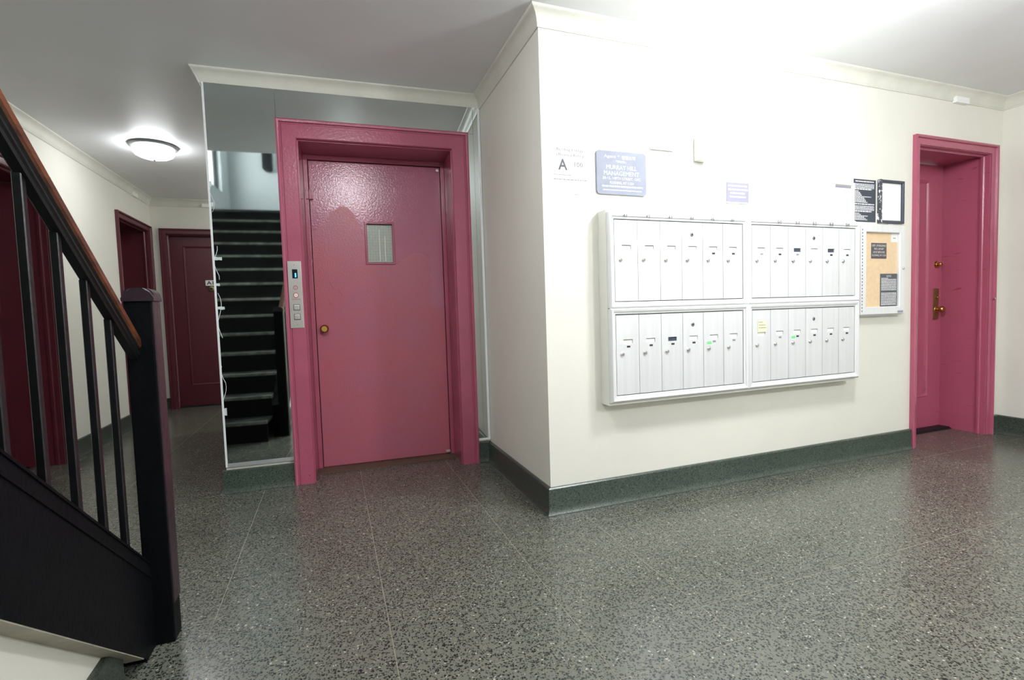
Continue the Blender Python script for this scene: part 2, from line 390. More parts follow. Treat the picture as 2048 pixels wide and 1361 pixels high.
# floor: base plus cast terrazzo slabs between thin divider strips
b = bm_(); box(b, (XL-TH, YB, -.08), (XR+.2, YF+.3, -.0006)); floor = st('floor', b, m_strip)
g = .0012
cols = [(-3.34, -2.30, [YB, -.335, 1.15, 2.35, 3.55, 5.0]), (-2.30, -1.46, [YB, -.335, 1.15, 2.35, 3.55, 5.0]),
        (-1.46, -.887, [YB, -3.3, -2.1, -.335, .86, 1.45, 3.4, 5.0]), (-.887, -.302, [YB, -3.3, -2.1, -.935, .20, 1.45, 3.4, 5.0]),
        (-.302, .146, [YB, -3.3, -2.1, -1.13, .20, 1.45, 3.4, 5.0]), (.146, .805, [YB, -3.3, -2.1, -.942, -.178, .3, 3.4, 5.0]),
        (.805, 1.46, [YB, -3.3, -2.1, -.942, -.178, .3]), (1.46, 2.12, [YB, -3.3, -2.1, -.942, -.178, .3]),
        (2.12, 2.79, [YB, -3.3, -2.1, -.942, -.178, .3]), (2.79, 3.9, [YB, -3.3, -2.1, -.942, -.178, .36])]
for x0, x1, ys in cols:
    for y0, y1 in zip(ys, ys[1:]):
        b = bm_(); box(b, (x0+g, y0+g, -.004), (x1-g, y1-g, 0)); fin('terrazzo_slab', b, m_floor, floor)

# cornice
cor = [(0, -.088), (.006, -.088), (.010, -.080), (.006, -.074), (.010, -.066), (.013, -.048), (.022, -.028), (.036, -.015), (.046, -.010), (.050, -.004), (.050, 0), (0, 0)]
path = [(XR, YB), (XR, 0), (0, 0), (0, D), (XE, ey(XE)), (XE, YC), (XC, YC), (XC, YF), (XL, YF), (XL, YO)]
for i in range(len(path)-1):
    o = fin('trim_%d' % (i+1), sweep(path, cor, i, H), m_trim, smooth=True); tag(o, kind='structure')
# coved terrazzo baseboard
bas = [(0, .14), (.012, .14), (.018, .134), (.019, .035), (.024, .014), (.030, .003), (.038, .0006), (0, .0006)]
runs = [('baseboard_right', [(XR, YB), (XR, 0), (DM[1]+.062, 0)]), ('baseboard_front', [(DM[0]-.062, 0), (0, 0), (0, D), (-.092, ey(-.092))]),
        ('baseboard_center', [(-1.285, ey(-1.285)), (XE, ey(XE)), (XE, YC), (XC, YC), (XC, YF), (DF[1]+.062, YF)]),
        ('baseboard_back', [(DF[0]-.062, YF), (XL, YF), (XL, DLF[1]+.062)]),
        ('baseboard_left', [(XL, DLF[0]-.062), (XL, DLN[1]+.062)]), ('baseboard_entry', [(XL, DLN[0]-.062), (XL, -.10)])]
for nm, pth in runs:
    b = bm_()
    for i in range(len(pth)-1):
        t = sweep(pth, bas, i); merge(b, t)
    o = fin(nm, b, m_base, smooth=True); tag(o, kind='structure')
b = bm_(); 
o = fin('baseboard_stair', sweep([(-1.660, -.60), (-1.660, YB)], bas, 0), m_base, smooth=True); tag(o, kind='structure')

# ------------------------------------------------------------------ apartment doors
CAS = [(0, -.001), (0, -.010), (.010, -.013), (.040, -.013), (.044, -.026), (.052, -.030), (.060, -.026), (.060, 0)]
def door(n, M, x0, x1, head, leaf_y=.30, th_y=.21, panel=True, hw='right', stile=.165, mp=None, ml=None):
    mp = mp or m_mar; ml = ml or m_marleaf
    root = empty('door_%d' % n, (x0, 0, 0), M, kind='structure')
    P = lambda nm, bm, m, par=root, sm=False: fin(nm, bm, m, par, M, sm)
    P('door_casing', frame_u(bm_(), x0, x1, 0, head, CAS), mp, sm=True)
    b = bm_(); d = .004
    box(b, (x0, 0, 0), (x0+d, leaf_y+.04, head)); box(b, (x1-d, 0, 0), (x1, leaf_y+.04, head)); box(b, (x0, 0, head-d), (x1, leaf_y+.04, head))
    P('door_jamb', b, m_marleaf if n == 1 else mp)
    b = bm_(); y = min(.035, leaf_y*.4)
    frame_u(b, x0+.016, x1-.016, 0, head-.016, [(0, y), (0, y+.012), (.004, y+.022), (.013, y+.022), (.013, y-.006), (.006, y-.006)])
    P('door_stop', b, mp)
    # leaf with one tall recessed panel
    a0, a1, z0, z1 = x0+.006, x1-.006, .014, head-.007
    b = bm_()
    p0, p1, q0, q1 = a0+stile, a1-stile, z0+.25, z1-.125
    def ring(c0, c1, d0, d1, y): return [b.verts.new(p) for p in ((c0, y, d0), (c1, y, d0), (c1, y, d1), (c0, y, d1))]
    rs = [ring(a0, a1, z0, z1, leaf_y+.038), ring(a0, a1, z0, z1, leaf_y), ring(p0, p1, q0, q1, leaf_y), ring(p0+.006, p1-.006, q0+.006, q1-.006, leaf_y-.007),
          ring(p0+.016, p1-.016, q0+.016, q1-.016, leaf_y-.003), ring(p0+.024, p1-.024, q0+.024, q1-.024, leaf_y+.010)]
    for A, B in zip(rs, rs[1:]):
        for k in range(4): b.faces.new((A[k], A[(k+1) % 4], B[(k+1) % 4], B[k]))
    b.faces.new(rs[0]); leaf = P('door_leaf', b, ml)
    b = bm_(); box(b, (p0+.022, leaf_y+.006, q0+.022), (p1-.022, leaf_y+.012, q1-.022)); P('door_panel', b, ml)
    b = bm_(); prism(b, [(th_y, 0), (th_y+.02, .013), (leaf_y+.06, .013), (leaf_y+.06, 0)], 'x', x0+.004, x1-.004); P('threshold', b, m_dark)
    return root, P
def knob(P, x, z, y, m=m_brass, r=.026, l=.055, name='door_knob', axis='y'):
    return P(name, lathe(bm_(), [(0, y-l), (r*.7, y-l), (r, y-l*.82), (r*1.02, y-l*.6), (r*.7, y-l*.42), (r*.36, y-l*.33), (r*.36, y-l*.12), (r*.95, y-l*.08), (r*1.05, y)], (x, 0, z), 'y', 24), m, sm=True)
d1, P = door(1, Matrix.Identity(4), *DM)
kx = 3.57
P('escutcheon_plate', box(bm_(), (kx-.032, .294, .885), (kx+.030, .3005, 1.135), .002), m_brass_old)
knob(P, kx+.002, .965, .295)
P('keyhole_knob', lathe(bm_(), [(0, .278), (.008, .278), (.011, .283), (.011, .295)], (kx-.002, 0, 1.062), 'y', 16), m_brass, sm=True)
P('deadbolt', lathe(bm_(), [(0, .262), (.012, .262), (.016, .267), (.016, .281), (.012, .285), (.026, .289), (.030, .30)], (kx+.006, 0, 1.325), 'y', 24), m_brass, sm=True)
P('peg', lathe(bm_(), [(0, -.036), (.006, -.034), (.006, -.018)], (DM[1]+.03, 0, 1.04), 'y', 10), m_chrome, sm=True)
ML = Matrix.Translation((XL, 0, 0)) @ Matrix.Rotation(PI/2, 4, 'Z')      # local x -> world y, local y -> world -x
door(2, ML, *DLN, mp=m_burg, ml=m_burgleaf)
door(3, ML, *DLF, mp=m_burg, ml=m_burgleaf)
MF = Matrix.Translation((0, YF, 0))
d4, P = door(4, MF, *DF, leaf_y=.10, th_y=.05, stile=.14, mp=m_burg, ml=m_burgleaf)
P('number_plate', box(bm_(), (-2.475, .092, 1.50), (-2.375, .099, 1.568)), m_white)
text('A1', m_inkblack, d4, -2.425, .0915, 1.535, w=.075, h=.044, M=MF, bold=.02)
P('peephole', lathe(bm_(), [(0, .084), (.02, .084), (.034, .09), (.036, .10)], (-2.415, 0, 1.462), 'y', 20), m_brass_old, sm=True)
P('peephole_lens', lathe(bm_(), [(0, .082), (.016, .0835)], (-2.415, 0, 1.462), 'y', 16), m_inkblack)
P('door_chain_screw', lathe(bm_(), [(0, .09), (.006, .092), (.006, .10)], (-2.42, 0, 1.62), 'y', 8), m_brass_old)

# ------------------------------------------------------------------ elevator door
ed = empty('door_5', (-.69, 0, 0), EM, kind='structure')
E_ = lambda nm, bm, m, par=ed, sm=False: fin(nm, bm, m, par, EM, sm)
ecas = [(0, 0), (0, -.024), (.004, -.029), (.082, -.029), (.086, -.025), (.092, -.025), (.096, -.036), (.106, -.040), (.114, -.036), (.115, 0)]
E_('elevator_casing', frame_u(bm_(), -1.172, -.206, 0, 2.16, ecas), m_mar, sm=True)
b = bm_(); box(b, (-1.172, -.001, 0), (-1.166, .30, 2.16)); box(b, (-.212, -.001, 0), (-.206, .30, 2.16)); box(b, (-1.166, -.001, 2.154), (-.212, .30, 2.16))
E_('elevator_jamb', b, m_mar)
b = bm_(); box(b, (-1.166, .262, 0), (-1.138, .30, 2.154), .003); box(b, (-.240, .262, 0), (-.212, .30, 2.154), .003); box(b, (-1.138, .262, 2.122), (-.240, .30, 2.154), .003)
E_('elevator_door_frame', b, m_mar)
b = bm_(); box(b, (-1.138, .298, 0), (-.24, .32, 2.122)); E_('shaft_gap', b, m_gap)
# leaf with a small window hole; its object space is centred on the leaf
WX0, WX1, WZ0, WZ1 = -.772, -.600, 1.432, 1.700
LM = EM @ Matrix.Translation((-.689, 0, 0))
lf_root = W[ed]
b = bm_()
X0, X1, Z0, Z1 = -1.133, -.245, .012, 2.116
for a, c in (((X0, .272, Z0), (WX0, .296, Z1)), ((WX1, .272, Z0), (X1, .296, Z1)), ((WX0, .272, Z0), (WX1, .296, WZ0)), ((WX0, .272, WZ1), (WX1, .296, Z1))): box(b, a, c)
bmesh.ops.remove_doubles(b, verts=b.verts, dist=1e-5)
leaf = E_('elevator_leaf', b, m_leaf)
E_('window_bead', frame_o(bm_(), WX0, WX1, WZ0, WZ1, [(0, .290), (0, .268), (.003, .264), (.013, .264), (.016, .272)]), m_mar)
E_('window_glass', box(bm_(), (WX0, .288, WZ0), (WX1, .292, WZ1)), m_doorglass)
b = bm_()
for x, za, zb in ((-.690, 1.44, 1.665), (-.652, 1.44, 1.62)): box(b, (x, .2868, za), (x+.004, .2880, zb))
E_('window_scratches', b, m_inkcream)
knob(E_, -1.082, .977, .272, r=.027, l=.05)
b = bm_(); box(b, (-1.156, .252, 1.855), (-1.112, .272, 1.915), .002); tube(b, [(-1.134, .254, 1.852), (-1.134, .254, 1.918)], .006)
E_('hinge', b, m_mar); 
E_('hinge_pin', lathe(bm_(), [(0, .262), (.010, .262), (.012, .272)], (-.262, 0, 2.094), 'y', 12), m_steel, sm=True)
b = bm_(); box(b, (-.275, .255, .02), (-.245, .272, .036), .002); E_('door_shoe', b, m_steel)
b = bm_(); box(b, (-1.166, .14, .0005), (-.212, .30, .008)); E_('sill', b, m_thresh)
for k, (x, z, s) in enumerate(((-1.04, 1.31, .06), (-.98, 1.25, .05), (-1.05, 1.18, .04), (-.86, 1.93, .05))):
    b = bm_(); v = [b.verts.new(p) for p in ((x, .2715, z), (x+.002, .2715, z+.001), (x+s*.45, .2715, z-s), (x+s*.45-.003, .2715, z-s))]; b.faces.new(v)
    E_('paint_scratch', b, m_mar)
b = bm_(); lathe(b, [(0, -.0295), (.004, -.0293)], (-1.20, 0, .055), 'y', 8); E_('casing_hole', b, m_inkblack)

# call panel on the left casing
cp = empty('elevator_call_panel', (-1.222, -.029, .994), EM, label='tall stainless steel elevator call panel on the left door casing', cat='panel')
C_ = lambda nm, bm, m, sm=False, par=cp: fin(nm, bm, m, par, EM, sm)
y = -.033
C_('face_plate', box(bm_(), (-1.2615, y, .994), (-1.1835, -.0285, 1.408), .0012), m_steel)
C_('display_window', box(bm_(), (-1.237, y-.001, 1.302), (-1.206, y+.001, 1.358)), m_dark)
text('1', m_blueled, cp, -1.218, y-.0015, 1.322, w=.008, h=.026, M=EM, bold=.03, name='floor_digit')
for z, s, mm in ((1.245, .013, m_inkred), (1.198, .0155, m_inkred)):
    b = bm_(); lathe(b, [(s, y-.0006), (s*.74, y-.0006)], (-1.2215, 0, z), 'y', 28); C_('warning_symbol', b, mm)
text('+', m_inkred, cp, -1.2215, y-.0008, 1.198, w=.008, h=.009, M=EM, bold=.05)
text('(', m_inkred, cp, -1.2215, y-.0008, 1.245, w=.005, h=.014, M=EM)
C_('warning_core', lathe(bm_(), [(0, y-.0004), (.0113, y-.0004)], (-1.2215, 0, 1.198), 'y', 20), m_paper)
b = bm_(); dashes(b, -1.245, -1.198, 1.171, .0035, y-.0006); C_('fine_print', b, m_inkred)
for z in (1.122, 1.063):
    bt = C_('call_button', box(bm_(), (-1.2365, y-.003, z-.0155), (-1.2055, y, z+.0155), .003), m_steel)
    C_('button_ring', frame_o(bm_(), -1.2365, -1.2055, z-.0155, z+.0155, [(0, y-.001), (0, y+.001), (.003, y+.001), (.003, y-.001)]), m_inkblack, par=bt)
for x, z in ((-1.2225, 1.385), (-1.2225, 1.015)): C_('screw', lathe(bm_(), [(0, y-.0015), (.0028, y-.001), (.003, y)], (x, 0, z), 'y', 10), m_lampmetal)

# ------------------------------------------------------------------ mirrors beside and over the elevator
mr = empty('wall_mirror', (-1.48, 0, .155), EM, label='floor-to-ceiling wall mirror left of and above the maroon elevator door', cat='mirror')
R_ = lambda nm, bm, m, par=None, sm=False: fin(nm, bm, m, par or mr, EM, sm)
R_('mirror_pane', box(bm_(), (-1.664, -.010, .168), (-1.284, -.002, 2.452)), m_mirror)
R_('mirror_pane', box(bm_(), (-1.2825, -.010, 2.276), (-.052, -.002, 2.452)), m_mirror)
R_('edge_channel', box(bm_(), (-1.6725, -.014, .158), (-1.662, 0, 2.454), .001), m_channel_w)
R_('edge_channel', box(bm_(), (-1.662, -.014, .158), (-1.288, 0, .180), .001), m_channel)
R_('top_gap', box(bm_(), (-1.655, -.006, 2.452), (-.10, 0, 2.456)), m_gap)
tp = [(1.865, .012, .035), (1.745, .016, .03), (1.425, .042, .022), (1.27, .022, .018), (1.13, .040, .022), (.50, .016, .05)]
for z, l, h in tp:
    b = bm_(); n = 7; xs = [-1.664+l*t/(n-1)*1.0 for t in range(n)]
    top = [(x, z+h*(.5-.16*random.random())) for x in xs]; bot = [(x, z-h*(.5-.2*random.random())) for x in xs[::-1]]
    prism(b, top+bot, 'y', -.0112, -.0100); R_('tape_scrap', b, m_tape)
for za, zb in ((1.86, 1.70), (1.50, 1.30), (1.22, .95), (.78, .55)):
    pts = []; n = 9
    for k in range(n+1):
        t = k/n; pts.append((-1.655+.012*math.sin(t*7+za*5)+.004*random.random(), -.0106, za+(zb-za)*t))
    R_('mirror_crack', tube(bm_(), pts, .0012, 5), m_channel_w)
ms = empty('wall_mirror', (-.05, 0, .15), EM, label='narrow tall mirror strip between elevator casing and side wall', cat='mirror')
R_('mirror_pane', box(bm_(), (-.088, -.010, .168), (-.050, -.002, 2.272)), m_mirror, ms)
R_('mirror_pane', box(bm_(), (-.0490, -.0105, .168), (-.018, -.002, 2.452)), m_mirror, ms)
R_('edge_channel', box(bm_(), (-.018, -.014, .152), (-.002, 0, 2.452), .001), m_channel_w, ms)
R_('edge_channel', box(bm_(), (-.088, -.014, .152), (-.018, 0, .168), .001), m_channel_w, ms)

# ------------------------------------------------------------------ staircase
RIS, TRD, NOSE0 = .185, .235, -.18
SL = RIS/TRD
XN = -1.700                      # tread ends at the newel side
sc = empty('staircase', (-1.60, -.39, 0), label='black painted wooden staircase rising from the lobby floor at left', cat='staircase')
T_ = lambda nm, bm, m, par=None, sm=False: fin(nm, bm, m, par or sc, None, sm)
NST = 14
XT0 = XL+.002
for k in range(NST):
    zt = RIS*(k+1); yn = NOSE0-TRD*k
    b = bm_(); box(b, (XT0, yn-.045, zt-RIS), (XN, yn-.028, zt-.028)); T_('riser', b, m_riser)
    if k < NST-1:
        t = T_('tread', box(bm_(), (XT0, yn-TRD-.028, zt-.028), (XN, yn-.012, zt), .004), m_tread)
        T_('nosing', box(bm_(), (XT0, yn-.035, zt-.027), (XN, yn, zt+.0025), .006), m_nose, t)
# stringer: closed board with a bead along its top edge
ytop = lambda y: .521+SL*(-.75-y)
ybot = lambda y: .338+SL*(-.93-y)
YE = -3.2
b = bm_(); prism(b, [(-.432, ytop(-.432)), (YE, ytop(YE)), (YE, ybot(YE)), (-.52, ybot(-.52)), (-.515, .002), (-.432, .002)], 'x', -1.700, -1.611); T_('stringer', b, m_black)
b = bm_(); prism(b, [(-.43, ytop(-.43)), (-.43, ytop(-.43)+.008), (YE, ytop(YE)+.008), (YE, ytop(YE))], 'x', -1.702, -1.608); T_('stringer_cap', b, m_black)
b = bm_(); prism(b, [(-.43, ytop(-.43)-.03), (-.43, ytop(-.43)-.045), (YE, ytop(YE)-.045), (YE, ytop(YE)-.03)], 'x', -1.615, -1.608); T_('stringer_bead', b, m_black)
# newel
nx0, nx1, ny0, ny1 = -1.632, -1.552, -.434, -.360
nw = T_('newel_post', box(bm_(), (nx0, ny0, .0015), (nx1-.004, ny1, 1.125), .004), m_black)
T_('side_board', box(bm_(), (nx1-.006, ny0+.002, .13), (nx1, ny1-.002, 1.122), .002), m_plum, nw)
b = bm_(); n = 14; pr = [(nx0-.003, 1.122), (nx1+.003, 1.122), (nx1+.004, 1.130)]
for k in range(n+1):
    t = PI*k/n; c_ = math.cos(t); pr.append(((nx0+nx1)/2+.043*(abs(c_)**.7)*(1 if c_ > 0 else -1), 1.134+.030*math.sin(t)**.8))
pr.append((nx0-.004, 1.130)); prism(b, pr, 'y', ny0-.004, ny1+.004)
bmesh.ops.bevel(b, geom=[e for e in b.edges if abs(e.verts[0].co.y-e.verts[1].co.y) < 1e-6 and min(v.co.z for v in e.verts) > 1.14], offset=.006, segments=3, affect='EDGES')
T_('newel_cap', b, m_plum, nw, True)
# handrail
rt = lambda y: 1.263+SL*(-.75-y)       # top of rail
YR0, YR1 = -.436, -2.30
def railpart(name, prof, m):
    """prof: (x, dz) section swept along the slope"""
    bm = bm_(); A = [bm.verts.new((x, YR0, rt(YR0)+dz)) for x, dz in prof]; B = [bm.verts.new((x, YR1, rt(YR1)+dz)) for x, dz in prof]; q = len(prof)
    bm.faces.new(A); bm.faces.new(B[::-1])
    for i in range(q): bm.faces.new((A[i], A[(i+1) % q], B[(i+1) % q], B[i]))
    return T_(name, bm, m, None, True)
cx = -1.613
railpart('handrail_grip', [(cx-.018, -.042), (cx+.018, -.042), (cx+.023, -.034), (cx+.023, -.014), (cx+.016, -.003), (cx, 0), (cx-.016, -.003), (cx-.023, -.014), (cx-.023, -.034)], m_rail)
railpart('handrail_underside', [(cx-.010, -.076), (cx+.010, -.076), (cx+.012, -.066), (cx+.017, -.063), (cx+.017, -.057), (cx+.013, -.054), (cx+.014, -.047), (cx+.019, -.042), (cx-.019, -.042), (cx-.014, -.047), (cx-.013, -.054), (cx-.017, -.057), (cx-.017, -.063), (cx-.012, -.066)], m_blackwood)
k = 0; y = -.586
while y > -2.25:
    b = bm_(); hw = .0088; z0a = ytop(y)+.010
    vs = []
    for (dx, dy) in ((-hw, -hw), (hw, -hw), (hw, hw), (-hw, hw)): vs.append(((cx-.006+dx, y+dy), ytop(y+dy)+.006, rt(y+dy)-.074))
    A = [b.verts.new((*p, z0)) for p, z0, z1 in vs]; B = [b.verts.new((*p, z1)) for p, z0, z1 in vs]
    b.faces.new(A); b.faces.new(B[::-1])
    for i in range(4): b.faces.new((A[i], A[(i+1) % 4], B[(i+1) % 4], B[i]))
    bmesh.ops.bevel(b, geom=[e for e in b.edges if abs(e.verts[0].co.z-e.verts[1].co.z) > .1], offset=.002, segments=1, affect='EDGES')
    T_('baluster', b, m_blackwood); y -= .1295
# landing
T_('landing', box(bm_(), (XT0, YB+.002, RIS*NST-.03), (XO-.003, NOSE0-TRD*(NST-1)-.012, RIS*NST), .003), m_tread)
# plaster wall under the flight
b = bm_(); prism(b, [(-.60, 0), (-.60, max(.03, ybot(-.60)-.004)), (YE, ybot(YE)-.004), (YE, H), (YB, H), (YB, 0)], 'x', -1.680, -1.660)
uw = st('wall_understair', b, m_wall); b = bm_()
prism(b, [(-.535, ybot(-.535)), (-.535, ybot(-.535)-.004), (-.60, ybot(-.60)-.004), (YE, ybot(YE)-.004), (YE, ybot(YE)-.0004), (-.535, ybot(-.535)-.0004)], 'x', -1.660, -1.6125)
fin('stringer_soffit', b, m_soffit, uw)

# ------------------------------------------------------------------ stairwell above (seen in the mirror)
ZU = 5.15
WY0, WY1, WZ0u, WZ1u = -4.25, -3.15, 3.05, 4.35
b = bm_(); box(b, (XL-.2, YB, H), (XL, WY0, ZU)); box(b, (XL-.2, WY1, H), (XL, YO, ZU)); box(b, (XL-.2, WY0, H), (XL, WY1, WZ0u)); box(b, (XL-.2, WY0, WZ1u), (XL, WY1, ZU)); st('wall_stairwell_left', b, m_well)
b = bm_(); box(b, (XL-.2, YB-.2, H), (XO+.2, YB, ZU)); st('wall_stairwell_rear', b, m_well)
b = bm_(); box(b, (XO, YB, H+.2), (XO+.2, YO, ZU)); st('wall_stairwell_right', b, m_well)
b = bm_(); box(b, (XL-.2, YO, H+.2), (XO+.2, YO+.2, ZU)); st('wall_stairwell_front', b, m_well)
b = bm_(); box(b, (XL-.2, YB-.2, ZU), (XO+.2, YO+.2, ZU+.15)); st('ceiling_stairwell', b, m_ceil)
MW = ML
wn = empty('window_1', (WY0, 0, WZ0u), MW, kind='structure')
fin('window_frame', frame_o(bm_(), WY0+.05, WY1-.05, WZ0u+.05, WZ1u-.05, [(0, .06), (0, .10), (.05, .10), (.05, .06)]), m_dark, wn, MW)
b = bm_(); box(b, (WY0+.05, .065, 3.66), (WY1-.05, .095, 3.70)); fin('meeting_rail', b, m_dark, wn, MW)
for za, zb in ((WZ0u+.05, 3.66), (3.70, WZ1u-.05)): fin('pane', box(bm_(), (WY0+.05, .078, za), (WY1-.05, .082, zb)), m_glass, wn, MW)
fx = empty('wall_fixture', (-2.36, YB, 3.52), label='black rounded wall fixture high on the stairwell rear wall, seen in the mirror', cat='fixture')
b = bm_(); prism(b, [(-2.46, 3.53), (-2.42, 3.49), (-2.34, 3.49), (-2.31, 3.53), (-2.31, 3.78), (-2.34, 3.82), (-2.46, 3.82)], 'y', YB+.002, YB+.09); fin('housing', b, m_dark, fx)
b = bm_(); prism(b, [(-2.31, 3.50), (-2.275, 3.52), (-2.275, 3.80), (-2.31, 3.83)], 'y', YB+.002, YB+.06); fin('side_trim', b, m_white, fx)

# ------------------------------------------------------------------ ceiling lamps
def lamp(x, y, s, label, r=.172, drop=0.0):
    t = empty('ceiling_lamp', (x, y, globals()['H']), label=label, cat='lamp', group='round glass ceiling lamps')
    H = globals()['H']-drop
    if drop:      # short stem, canopy and an upper glass bowl
        fin('stem', lathe(bm_(), [(.05, H+drop-.0005), (.05, H+drop-.02), (.012, H+drop-.03), (.012, H+.05), (0, H+.05)], (x, y, 0), 'z', 24), m_lampmetal, t, smooth=True)
        fin('upper_glass', lathe(bm_(), [(.012, H+.06), (r*.5, H+.05), (r*.8, H+.02), (r*.86, H-.026)], (x, y, 0), 'z', 32), lamp_glass('lamp_glass', s), t, smooth=True)
    if not drop: fin('base_pan', lathe(bm_(), [(r*.9, H-.0005), (r, H-.002), (r*1.02, H-.010), (r*.99, H-.018), (r*.93, H-.024), (r*.86, H-.028), (r*.80, H-.026), (r*.80, H-.004)], (x, y, 0), 'z', 48), m_lampmetal, t, smooth=True)
    fin('glass_shade', lathe(bm_(), [(r*.86, H-.026), (r*.855, H-.038), (r*.80, H-.050), (r*.835, H-.056), (r*.835, H-.064), (r*.78, H-.078), (r*.62, H-.094), (r*.40, H-.106), (r*.18, H-.112), (0, H-.113)], (x, y, 0), 'z', 40), lamp_glass('lamp_glass', s), t, smooth=True)
    fin('finial', lathe(bm_(), [(.010, H-.112), (.011, H-.118), (.007, H-.124), (0, H-.127)], (x, y, 0), 'z', 16), m_lampmetal, t, smooth=True)
    return t
lamp(-2.345, 2.66, LAMP_HALL, 'round glowing glass dome ceiling lamp in the dim left hallway')
lamp(1.10, -1.00, LAMP_MAIN, 'round glass pendant lamp above the mailbox wall', .15, .20)
lamp(1.70, -3.10, LAMP_REAR, 'round glass pendant lamp at the rear of the lobby', .15, .20)
lamp(-.98, -1.02, LAMP_ENTRY, 'round glass ceiling lamp above the lobby middle')
lamp(-.75, 4.12, LAMP_HALL*2.5, 'unseen round glass ceiling lamp added in the side passage to light the hallway end wall')  # added out of view to brighten the hallway's far wall
sd = empty('smoke_detector', (2.37, -.82, H), label='small round white smoke detector on the ceiling at top right', cat='detector')
fin('body', lathe(bm_(), [(.055, H-.0005), (.056, H-.012), (.050, H-.026), (.030, H-.034), (0, H-.035)], (2.37, -.82, 0), 'z', 32), m_white, sd, smooth=True)

# ------------------------------------------------------------------ mailboxes
bb = tag(fin('mailbox_backing_board', box(bm_(), (.310, -.078, .548), (2.118, -.0005, 1.558), .002), m_board), 'cream painted wooden box frame behind the silver mailboxes', 'frame')
CW, CH = .1395, .418
def mailbank(x0, z0, label, srcs=[]):
    """one bank of six compartments; x0,z0 = lower left corner of the door area"""
    root = empty('mailbox_bank', (x0, -.078, z0), label=label, cat='mailbox', group='banks of apartment mailboxes')
    yb = -.078
    w6 = CW*6
    fin('bank_frame', frame_o(bm_(), x0-.003, x0+w6+.003, z0-.003, z0+CH+.003, [(0, yb), (0, yb-.012), (.004, yb-.014), (.010, yb-.014), (.014, yb-.020), (.024, yb-.022), (.030, yb-.016), (.034, yb-.010), (.034, yb)]), m_alu, root)
    fin('back_plate', box(bm_(), (x0-.003, yb-.002, z0-.003), (x0+w6+.003, yb, z0+CH+.003)), m_grout, root)
    return root
_door_me = None
def compartments(root, x0, z0, specs, lockcol=3):
    yb = -.078
    for i in range(6):
        xa = x0+CW*i; sp = specs[i]
        b = bm_(); g2 = .0013
        hx0, hx1, hz0, hz1 = .044, .100, .268, .290
        # flat door with a real name slot cut through
        for a, c in (((g2, 0, g2), (hx0, .008, CH-g2)), ((hx1, 0, g2), (CW-g2, .008, CH-g2)), ((hx0, 0, g2), (hx1, .008, hz0)), ((hx0, 0, hz1), (hx1, .008, CH-g2))): box(b, a, c)
        bmesh.ops.remove_doubles(b, verts=b.verts, dist=1e-5)
        b.transform(Matrix.Translation((xa, yb-.010, z0)))
        dr = fin('compartment_door', b, m_aludoor, root)
        f = lambda nm, bm, m, sm=False: fin(nm, bm, m, dr, None, sm)
        f('name_card', box(bm_(), (xa+hx0+.002, yb-.0052, z0+hz0), (xa+hx1-.001, yb-.0046, z0+hz1-.003)), {'w': m_paper, 'd': m_sign_dark, 'c': m_paper_c}[sp[0]])
        if sp[1]: f('unit_label', box(bm_(), (xa+.064, yb-.0108, z0+.247), (xa+.084, yb-.0100, z0+.257)), m_inkblack if sp[1] == 'k' else m_faint)
        lz = z0+.214; lx = xa+.036
        f('lock', lathe(bm_(), [(0, yb-.018), (.0085, yb-.018), (.0115, yb-.0150), (.0125, yb-.010)], (lx, 0, lz), 'y', 16), m_chrome, True)
        f('keyway', box(bm_(), (lx-.0014, yb-.0184, lz-.007), (lx+.0014, yb-.0179, lz+.003)), m_inkblack)
        if i == lockcol:
            f('master_lock', lathe(bm_(), [(0, yb-.0125), (.009, yb-.0125), (.012, yb-.010)], (xa+.068, 0, z0+.352), 'y', 18), m_lampmetal, True)
            f('master_keyhole', lathe(bm_(), [(0, yb-.0130), (.0055, yb-.0127)], (xa+.068, 0, z0+.352), 'y', 12), m_inkblack)
BX = (.352, 1.2575); BZ = (.600, 1.088)
banks = {}
for (ix, iz, lab, sp) in (
        (0, 1, 'upper left bank of six silver mailboxes nearest the wall corner', ['w0', 'w0', 'w0', 'w0', 'wk', 'wk']),
        (1, 1, 'upper right bank of six silver mailboxes beside the notice case', ['wf', 'wk', 'df', 'w0', 'dk', 'wk']),
        (0, 0, 'lower left bank of six silver mailboxes with one dark name slot', ['ck', 'wk', 'dk', 'wk', 'wf', 'wf']),
        (1, 0, 'lower right bank of six silver mailboxes with a yellow sticky note', ['c0', 'wf', 'wk', 'wk', 'wk', 'wk'])):
    r = mailbank(BX[ix], BZ[iz], lab); banks[ix, iz] = r
    compartments(r, BX[ix], BZ[iz], [(s[0], {'0': None, 'k': 'k', 'f': 'f'}[s[1]]) for s in sp])
yl = -.078-.0225
for i, s in enumerate(('41', '42', '43', '44', '45', '46')):
    text(s, m_ink, banks[0, 1], BX[0]+CW*(i+.42), yl, 1.088+CH+.019, h=.017, w=.026, name='pencil_number')
for i, s in enumerate(('50', '51', '52', '53', '54')):
    text(s, m_inkblack if s == '53' else m_ink, banks[1, 1], BX[1]+CW*(i+1.42), yl, 1.088+CH+.019, h=.020, w=.032, name='pencil_number')
yn = -.0895
nt_ = tag(fin('sticky_note', box(bm_(), (1.298, yn-.001, .889), (1.366, yn, .956)), m_paper_y), 'small yellow sticky note on the first lower right mailbox door', 'note')
b = bm_(); dashes(b, 1.303, 1.335, .945, .0035, yn-.0013); dashes(b, 1.305, 1.358, .928, .0035, yn-.0013); dashes(b, 1.305, 1.362, .912, .0035, yn-.0013); fin('handwriting', b, m_ink, nt_)
